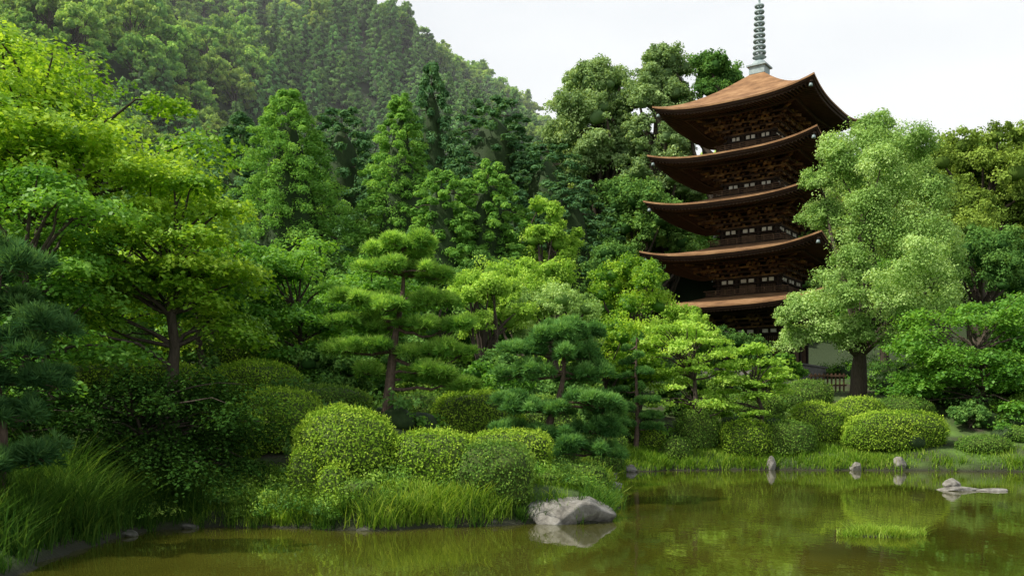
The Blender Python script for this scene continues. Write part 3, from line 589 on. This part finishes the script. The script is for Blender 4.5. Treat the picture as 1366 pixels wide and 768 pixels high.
x, y = scatter(110000, -6.5, 3.4, 18, 25, -0.08, 1.9, 1.6); blades(mb, x, y, 0.24, 0.015, 0.9)
x, y = scatter(20000, -5.2, 1.2, 18.4, 20.6, -0.08, 0.8, 2.6); blades(mb, x, y, 0.38, 0.019, tb=0.55, bendf=0.9)
x, y = tussocks(900, -8.5, 2.5, 13, 24, -0.12, 0.35, 45, 0.07); blades(mb, x, y, 0.42, 0.018, tb=0.45, bendf=1.2, mat=1)
x, y = scatter(80000, -10.5, -5, 10, 19.8, 0.0, 3.0, 1.4); blades(mb, x, y, 0.18, 0.013, tb=0.4, bendf=0.8, mat=1)  # left bank blades, here and next line, coloured dark for tree shade
x, y = tussocks(420, -10.2, -6.4, 13.5, 20.0, 0.1, 1.9, 60, 0.10); blades(mb, x, y, 0.8, 0.02, tb=0.35, bendf=0.9, mat=1)
x, y = scatter(30000, 2.2, 5, 24, 41, -0.1, 1.5, 0.8); blades(mb, x, y, 0.28, 0.022)
x, y = scatter(80000, 3.5, 30, 38, 45, -0.08, 2.2, 0.7); blades(mb, x, y, 0.22, 0.03, tb=0.5)
x, y = tussocks(1500, 2.4, 26, 24, 43, -0.1, 0.5, 26, 0.12); blades(mb, x, y, 0.42, 0.03, tb=0.5, bendf=1.0)
mb.build('grass', ['grass', 'grassdark'])
# leafy bank plants
mb = MB(); x, y = scatter(5000, -8.5, 3.2, 17.5, 25, 0.0, 2.0, 1.6); sel = rng.permutation(len(x))[:620]; x = x[sel]; y = y[sel]; r = R(.10, .34, len(x))
C = np.stack([x, y, height(x, y)+r*.5], 1); clump_leaves(mb, C, np.stack([r*1.1, r*1.1, r], 1), 130, 0.07, rng.choice([0, 1, 2, 2, 3, 3], len(x)), lo=-.1, sub=0, aspect=.4, up=.1)
mb.build('bank_plants', ['young', 'mapleR', 'azaleadark', 'broad'])
mb = MB(); n = 2000; a = R(0, 6.28, n); q = rng.random(n)**.7; x = 7.05+np.cos(a)*q*0.82+0.2*np.sin(a*3)*q; y = 17.9+np.sin(a)*q*0.42
blades(mb, x, y, 0.2, 0.013, 1.1, z=np.full(n, -0.03), tb=0.75)
V, F = csphere(6); mb.add(V*np.array([.6, .3, .04])+np.array([7.05, 17.9, 0]), F, 1, .5, True)
mb.build('grass_islet', ['grass', 'ground'])

# --- rocks
rock('boulder', 1.15, 20.35, 1.15, .68, .52, 0.1, 0.0, 4, z=-0.02)
for x, y, rx, ry, h, sd in [(-1.1, 19.5, .25, .2, .16, 7), (-0.4, 19.85, .3, .25, .18, 8), (-6.6, 19.2, .26, .22, .12, 41), (-7.35, 17.9, .24, .22, .12, 43), (-2.9, 18.75, .22, .2, .13, 44)]:
    rock('shore_rock', x, y, rx, ry, h, sd, .05, sd, 'rockdark', z=0.0)
for x, y, rx, ry, h, sd in [(11.5, 41.6, .22, .25, .5, 12), (15.1, 41.2, .3, .3, .3, 13), (16.95, 41.1, .28, .28, .38, 14), (5.0, 40.2, .5, .35, .22, 15), (3.9, 38.2, .45, .4, .25, 16),
                           (3.1, 29.2, .4, .3, .2, 19), (2.6, 25.6, .35, .3, .2, 20), (-8.05, 14.6, .16, .14, .14, 22)]:
    rock('shore_rock', x, y, rx, ry, h, sd, 0.1, sd)
rock('pond_stone', 14.0, 29.6, .8, .5, .12, 0.1, 0.03, 31, z=0.0)
rock('pond_stone', 15.0, 29.2, .55, .3, .09, 0, 0.03, 32, z=0.0)
rock('pond_stone', 13.9, 29.7, .35, .3, .18, 0.5, -0.1, 33, z=0.02)

# --- fence near the pagoda
mb = MB(); fy = 55.5; fz = hz(18.6, fy)
for k in range(9): box(mb, (17.7+k*0.24, fy, fz+.5), (.04, .04, .55), 0)
for zz_ in (.35, .9): box(mb, (18.66, fy-.07, fz+zz_), (1.1, .03, .05), 0)
mb.build('wooden_fence', ['fence'])

# ------------------------------------------------------------------ pagoda
pg = bpy.data.objects.new('five_storied_pagoda', None); bpy.context.scene.collection.objects.link(pg)
PX, PY, PZ = 19.5, 74.0, 5.45; pg.location = (PX, PY, PZ); pg.rotation_euler = (0, 0, math.radians(-35))
S = [7.3, 6.87, 6.64, 6.43, 6.14]; TIP = [11.3, 15.23, 19.1, 22.64, 26.4]; B = [2.85, 2.5, 2.25, 2.05, 1.85]
LIFT = 0.72; TH = 0.28
def rot4(P, k):
    P = np.asarray(P, float).copy(); c, s_ = [(1, 0), (0, 1), (-1, 0), (0, -1)][k]
    return np.stack([P[..., 0]*c-P[..., 1]*s_, P[..., 0]*s_+P[..., 1]*c, P[..., 2]], -1)
mr_, mw, mk, mp_ = MB(), MB(), MB(), MB()
for lv in range(5):
    s, b = S[lv], B[lv]; ze = TIP[lv]-PZ-LIFT; topz = ze+(3.85 if lv == 4 else 1.3); win = 0.35 if lv == 4 else B[lv+1]+0.25
    lift = lambda q: LIFT*np.abs(q)**3.0
    nt_, nq = 14, 28; t = np.linspace(0, 1, nt_); q = np.linspace(-1, 1, nq+1); T, Q = np.meshgrid(t, q, indexing='ij')
    W = win+(s-win)*T; bow = 1+0.015*np.abs(Q)**3*T
    Zt = topz+(ze-topz)*(1-(1-T)**1.35)+lift(Q)*T**2.5
    Pt = np.stack([Q*W*bow, -W*bow, Zt], -1)
    i, j = np.meshgrid(np.arange(nt_-1), np.arange(nq), indexing='ij'); i = i.ravel(); j = j.ravel(); n1_ = nq+1
    F = np.stack([i*n1_+j, i*n1_+j+1, (i+1)*n1_+j+1, (i+1)*n1_+j], 1)
    for k in range(4):
        mr_.add(rot4(Pt.reshape(-1, 3), k), F, 0, .5, True)
        e0 = Pt[-1]; drops = [(0, 0), (0.0, -TH*0.45), (0.06, -TH*0.46), (0.10, -TH), (0.22, -TH-.02), (0.24, -TH-.14), (0.5, -TH-.13)]
        rows = []
        for ins, dz in drops:
            f = (s-ins)/s; r_ = e0.copy(); r_[:, 0] *= f; r_[:, 1] *= f; r_[:, 2] += dz; rows.append(r_)
        E = np.stack(rows); m_ = len(drops); i2, j2 = np.meshgrid(np.arange(m_-1), np.arange(nq), indexing='ij'); i2 = i2.ravel(); j2 = j2.ravel()
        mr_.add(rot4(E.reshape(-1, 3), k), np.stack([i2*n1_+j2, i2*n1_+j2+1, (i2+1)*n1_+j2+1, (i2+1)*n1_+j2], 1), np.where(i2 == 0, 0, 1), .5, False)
        # soffit boards
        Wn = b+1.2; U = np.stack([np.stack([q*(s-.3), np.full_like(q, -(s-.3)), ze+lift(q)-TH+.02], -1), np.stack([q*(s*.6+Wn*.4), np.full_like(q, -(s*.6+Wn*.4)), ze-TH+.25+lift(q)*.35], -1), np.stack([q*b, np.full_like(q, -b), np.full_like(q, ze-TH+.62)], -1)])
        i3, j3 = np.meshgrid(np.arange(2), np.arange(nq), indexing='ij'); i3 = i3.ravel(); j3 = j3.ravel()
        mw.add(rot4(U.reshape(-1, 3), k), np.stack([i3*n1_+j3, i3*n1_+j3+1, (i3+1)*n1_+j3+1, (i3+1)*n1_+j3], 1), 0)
        # rafters, two tiers
        mid = b+(s-b)*0.58
        for xr in np.arange(-s+.3, s-.25, .27):
            lo = lift(np.array(xr/s)); st = max(abs(xr)+.02, mid-.3)
            if st < s-.35: beam(mk, *[rot4(np.array(pq), k) for pq in ((xr, -st, ze-TH+.10+lo*.5), (xr, -(s-.22), ze-TH-.12+lo))], .11, .13, 0)
            st = max(abs(xr)+.02, b)
            if st < mid-.1: beam(mk, *[rot4(np.array(pq), k) for pq in ((xr, -st, ze-TH+.42), (xr, -mid, ze-TH-.10+lo*.45))], .12, .15, 0)
        beam(mk, *[rot4(np.array(pq), k) for pq in ((-mid, -mid, ze-TH-.12+LIFT*.3), (0, -mid, ze-TH-.2))], .16, .16, 0)
        beam(mk, *[rot4(np.array(pq), k) for pq in ((0, -mid, ze-TH-.2), (mid, -mid, ze-TH-.12+LIFT*.3))], .16, .16, 0)
        # hip rafter + wind bell
        beam(mk, *[rot4(np.array(pq), k) for pq in ((-b, -b, ze-TH-.1), (-s+.15, -s+.15, ze-TH-.12+LIFT))], .22, .26, 0)
        lathe(mp_, [(0.02, .3), (.05, .26), (.11, .2), (.15, 0), (.13, 0)], 1, 10, rot4(np.array((-s+.25, -s+.25, ze-TH-.55+LIFT)), k))
        # brackets: three steps
        zb = ze-TH-1.15
        cols = [-b+.12, -b*.34, b*.34, b-.12]
        for st in range(4):
            o_ = b+.1+st*.46; zz_ = zb+.12+st*.28
            half = o_+.15
            c0 = rot4(np.array((-half, -o_, zz_)), k); c1 = rot4(np.array((half, -o_, zz_)), k); beam(mk, c0, c1, .11, .12, 0 if st % 2 else 1)
            for cx in cols:
                for dx in (-.42, 0, .42):
                    box(mk, rot4(np.array((cx+dx, -o_, zz_+.15)), k), (.10, .10, .075), 1)
                a0 = rot4(np.array((cx, -b+.02, zz_+.24)), k); a1 = rot4(np.array((cx, -(o_+.38), zz_+.24)), k); beam(mk, a0, a1, .14, .16, 1)
                if st: box(mk, rot4(np.array((cx, -o_, zz_-.10)), k), (.3, .06, .07), 1, rot=k*math.pi/2)
            a0 = rot4(np.array((-b, -b, zz_+.24)), k); a1 = rot4(np.array((-(o_+.35), -(o_+.35), zz_+.24)), k); beam(mk, a0, a1, .18, .18, 1)
            box(mk, a1+np.array((0, 0, .17)), (.13, .13, .08), 1)
        for cx in cols: beam(mk, rot4(np.array((cx, -b, zb+1.25)), k), rot4(np.array((cx, -(b+2.0), zb+.8)), k), .15, .2, 1)
        z0 = 0.9 if lv == 0 else TIP[lv-1]-PZ-LIFT+1.05
        zt_ = zb+.02
        for cx in cols:
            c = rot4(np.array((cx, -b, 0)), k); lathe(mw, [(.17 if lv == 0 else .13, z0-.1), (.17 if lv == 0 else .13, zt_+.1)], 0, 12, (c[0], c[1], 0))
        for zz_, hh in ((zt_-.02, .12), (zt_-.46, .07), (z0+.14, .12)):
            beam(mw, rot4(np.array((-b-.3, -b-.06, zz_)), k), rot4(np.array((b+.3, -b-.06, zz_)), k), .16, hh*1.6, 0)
        for bi in range(3):
            xa, xb = cols[bi]+.17, cols[bi+1]-.17; cxm = (xa+xb)/2; hw = (xb-xa)/2
            zl, zh = z0+.24, zt_-.56
            if zh > zl+.1:
                if bi == 1:
                    for sgn in (-1, 1):
                        box(mw, rot4(np.array((cxm+sgn*hw*.5, -b+.03, (zl+zh)/2)), k), (hw*.47, .04, (zh-zl)/2) if k % 2 == 0 else (.04, hw*.47, (zh-zl)/2), 1)
                else:
                    nb_ = 9
                    for ii in range(nb_):
                        xx = xa+.08+(xb-xa-.16)*ii/(nb_-1); c = rot4(np.array((xx, -b+.0, (zl+zh)/2)), k); box(mw, c, (.025, .025, (zh-zl)/2*.9), 1, rot=.78)
            for sg_ in (-.45, .45):
                hx = (hw*.3, .03, .13) if k % 2 == 0 else (.03, hw*.3, .13)
                box(mp_, rot4(np.array((cxm+sg_*hw, -b-.05, zt_-.25)), k), hx, 0)
        # balcony and railing on the upper storeys
        if lv > 0:
            rb = b+.62; zf = z0+.1
            beam(mw, rot4(np.array((-rb-.1, -rb+.25, zf)), k), rot4(np.array((rb+.1, -rb+.25, zf)), k), .7, .1, 0)
            for zz_ in (.16, .30, .46): beam(mw, rot4(np.array((-rb-(.25 if zz_ > .4 else 0), -rb, zf+zz_)), k), rot4(np.array((rb+(.25 if zz_ > .4 else 0), -rb, zf+zz_)), k), .05, .05, 1)
            for xx in np.linspace(-rb, rb, 9): box(mw, rot4(np.array((xx, -rb, zf+.23)), k), (.04, .04, .23), 1)
    z0 = 0.85 if lv == 0 else TIP[lv-1]-PZ-LIFT+.6
    box(mw, (0, 0, (z0+ze+.2)/2), (b-.1, b-.1, (ze+.2-z0)/2), 0)
mr_.build('roof', ['roof', 'eave'], parent=pg); mk.build('bracket_and_rafter', ['rafter', 'bracket'], parent=pg)
mw.build('wall_and_column', ['wood', 'fence'], parent=pg); mp_.build('plaster_and_bell', ['plaster', 'bronze'], parent=pg)
mb = MB(); box(mb, (0, 0, .2), (4.0, 4.0, .7), 0); box(mb, (0, 0, .93), (4.12, 4.12, .06), 0)
for k in range(4): box(mb, (0, -4.4-k*.3, .75-k*.22-.05), (1.2, .16, .12), 0)
mb.build('stone_platform', ['stone'], parent=pg)
mb = MB(); ap = TIP[4]-PZ-LIFT+3.85-.08
box(mb, (0, 0, ap+.18), (.62, .62, .3), 0); box(mb, (0, 0, ap+.52), (.78, .78, .06), 0)
lathe(mb, [(.62, ap+.57), (.6, ap+.75), (.45, ap+.95), (.2, ap+1.05)], 0)
lathe(mb, [(.2, ap+1.05), (.3, ap+1.15), (.55, ap+1.28), (.5, ap+1.32), (.12, ap+1.34)], 0)
lathe(mb, [(.1, ap+1.0), (.08, ap+7.0)], 0, 10)
for k in range(9):
    z = ap+1.65+k*.46; r_ = .50-.018*k
    lathe(mb, [(r_*.55, z-.03), (r_, z-.09), (r_+.03, z), (r_, z+.09), (r_*.55, z+.03), (r_*.55, z-.03)], 0, 18)
    for a in range(4): beam(mb, (math.cos(a*1.571)*.06, math.sin(a*1.571)*.06, z), (math.cos(a*1.571)*r_*.9, math.sin(a*1.571)*r_*.9, z+.001), .05, .05, 0)
z = ap+5.8
for a in range(4):
    c, s_ = math.cos(a*1.571), math.sin(a*1.571)
    mb.add([(c*.05, s_*.05, z), (c*.4, s_*.4, z+.2), (c*.3, s_*.3, z+.6), (c*.05, s_*.05, z+.9)], [[0, 1, 2, 3]], 0)
lathe(mb, [(.05, z+1.0), (.16, z+1.1), (.16, z+1.2), (.05, z+1.3), (.17, z+1.42), (.15, z+1.55), (.0, z+1.75)], 0, 12)
mb.build('sorin_finial', ['bronze'], parent=pg)

# ------------------------------------------------------------------ light, sky, camera
sun_dir = Vector((-0.66, -0.24, 0.82)).normalized()
sl = bpy.data.lights.new('sun', 'SUN'); sl.energy = 5.0; sl.angle = math.radians(0.6); sl.color = (1.0, 0.95, 0.84)
so = bpy.data.objects.new('sun', sl); bpy.context.scene.collection.objects.link(so)
so.rotation_euler = (-sun_dir).to_track_quat('-Z', 'Y').to_euler(); so.location = (-40, 10, 60)
wd = bpy.data.worlds.new('World'); bpy.context.scene.world = wd; wd.use_nodes = True; nt = wd.node_tree; N = nt.nodes; L = nt.links; N.clear()
sk = N.new('ShaderNodeTexSky'); sk.sky_type = 'NISHITA'; sk.sun_disc = False
sk.sun_elevation = math.asin(sun_dir.z); sk.sun_rotation = math.atan2(sun_dir.x, sun_dir.y); sk.dust_density = 4.0; sk.air_density = 1.0; sk.ozone_density = 1.0
tc = N.new('ShaderNodeTexCoord'); mp = N.new('ShaderNodeMapping'); mp.inputs['Scale'].default_value = (1, 1, 3.5); L.new(tc.outputs['Generated'], mp.inputs[0])
nz = N.new('ShaderNodeTexNoise'); nz.inputs['Scale'].default_value = 1.6; nz.inputs['Detail'].default_value = 5; L.new(mp.outputs[0], nz.inputs['Vector'])
cr = ramp(N, [(0.74, 0.74, 0.74), (1, 1, 1)], [0.35, 0.6]); L.new(nz.outputs[0], cr.inputs[0])
# cloud haze whitens the low sky; thinned above the view to lessen fill light
sp_ = N.new('ShaderNodeSeparateXYZ'); L.new(tc.outputs['Generated'], sp_.inputs[0])
mz = N.new('ShaderNodeMapRange'); mz.inputs[1].default_value = 0.42; mz.inputs[2].default_value = 0.8; mz.inputs[3].default_value = 1.0; mz.inputs[4].default_value = 0.3; L.new(sp_.outputs[2], mz.inputs[0])
mm = N.new('ShaderNodeMath'); mm.operation = 'MULTIPLY'; L.new(cr.outputs[0], mm.inputs[0]); L.new(mz.outputs[0], mm.inputs[1])
mx = N.new('ShaderNodeMix'); mx.data_type = 'RGBA'; L.new(mm.outputs[0], mx.inputs[0]); L.new(sk.outputs[0], mx.inputs[6]); mx.inputs[7].default_value = (7.4, 7.7, 7.9, 1)
bg = N.new('ShaderNodeBackground'); bg.inputs[1].default_value = 0.15; L.new(mx.outputs[2], bg.inputs[0])
wo = N.new('ShaderNodeOutputWorld'); L.new(bg.outputs[0], wo.inputs[0])
cam = bpy.data.cameras.new('camera'); co = bpy.data.objects.new('camera', cam); bpy.context.scene.collection.objects.link(co)
co.location = (0, 0, 2.2); co.rotation_euler = (math.radians(90), 0, 0); cam.lens = 33; cam.sensor_width = 36; cam.shift_y = 176/1366; cam.clip_end = 6000; cam.clip_start = 0.1
bpy.context.scene.camera = co
vs = bpy.context.scene.view_settings; vs.view_transform = 'Standard'; vs.look = 'None'; vs.exposure = 0; vs.gamma = 1
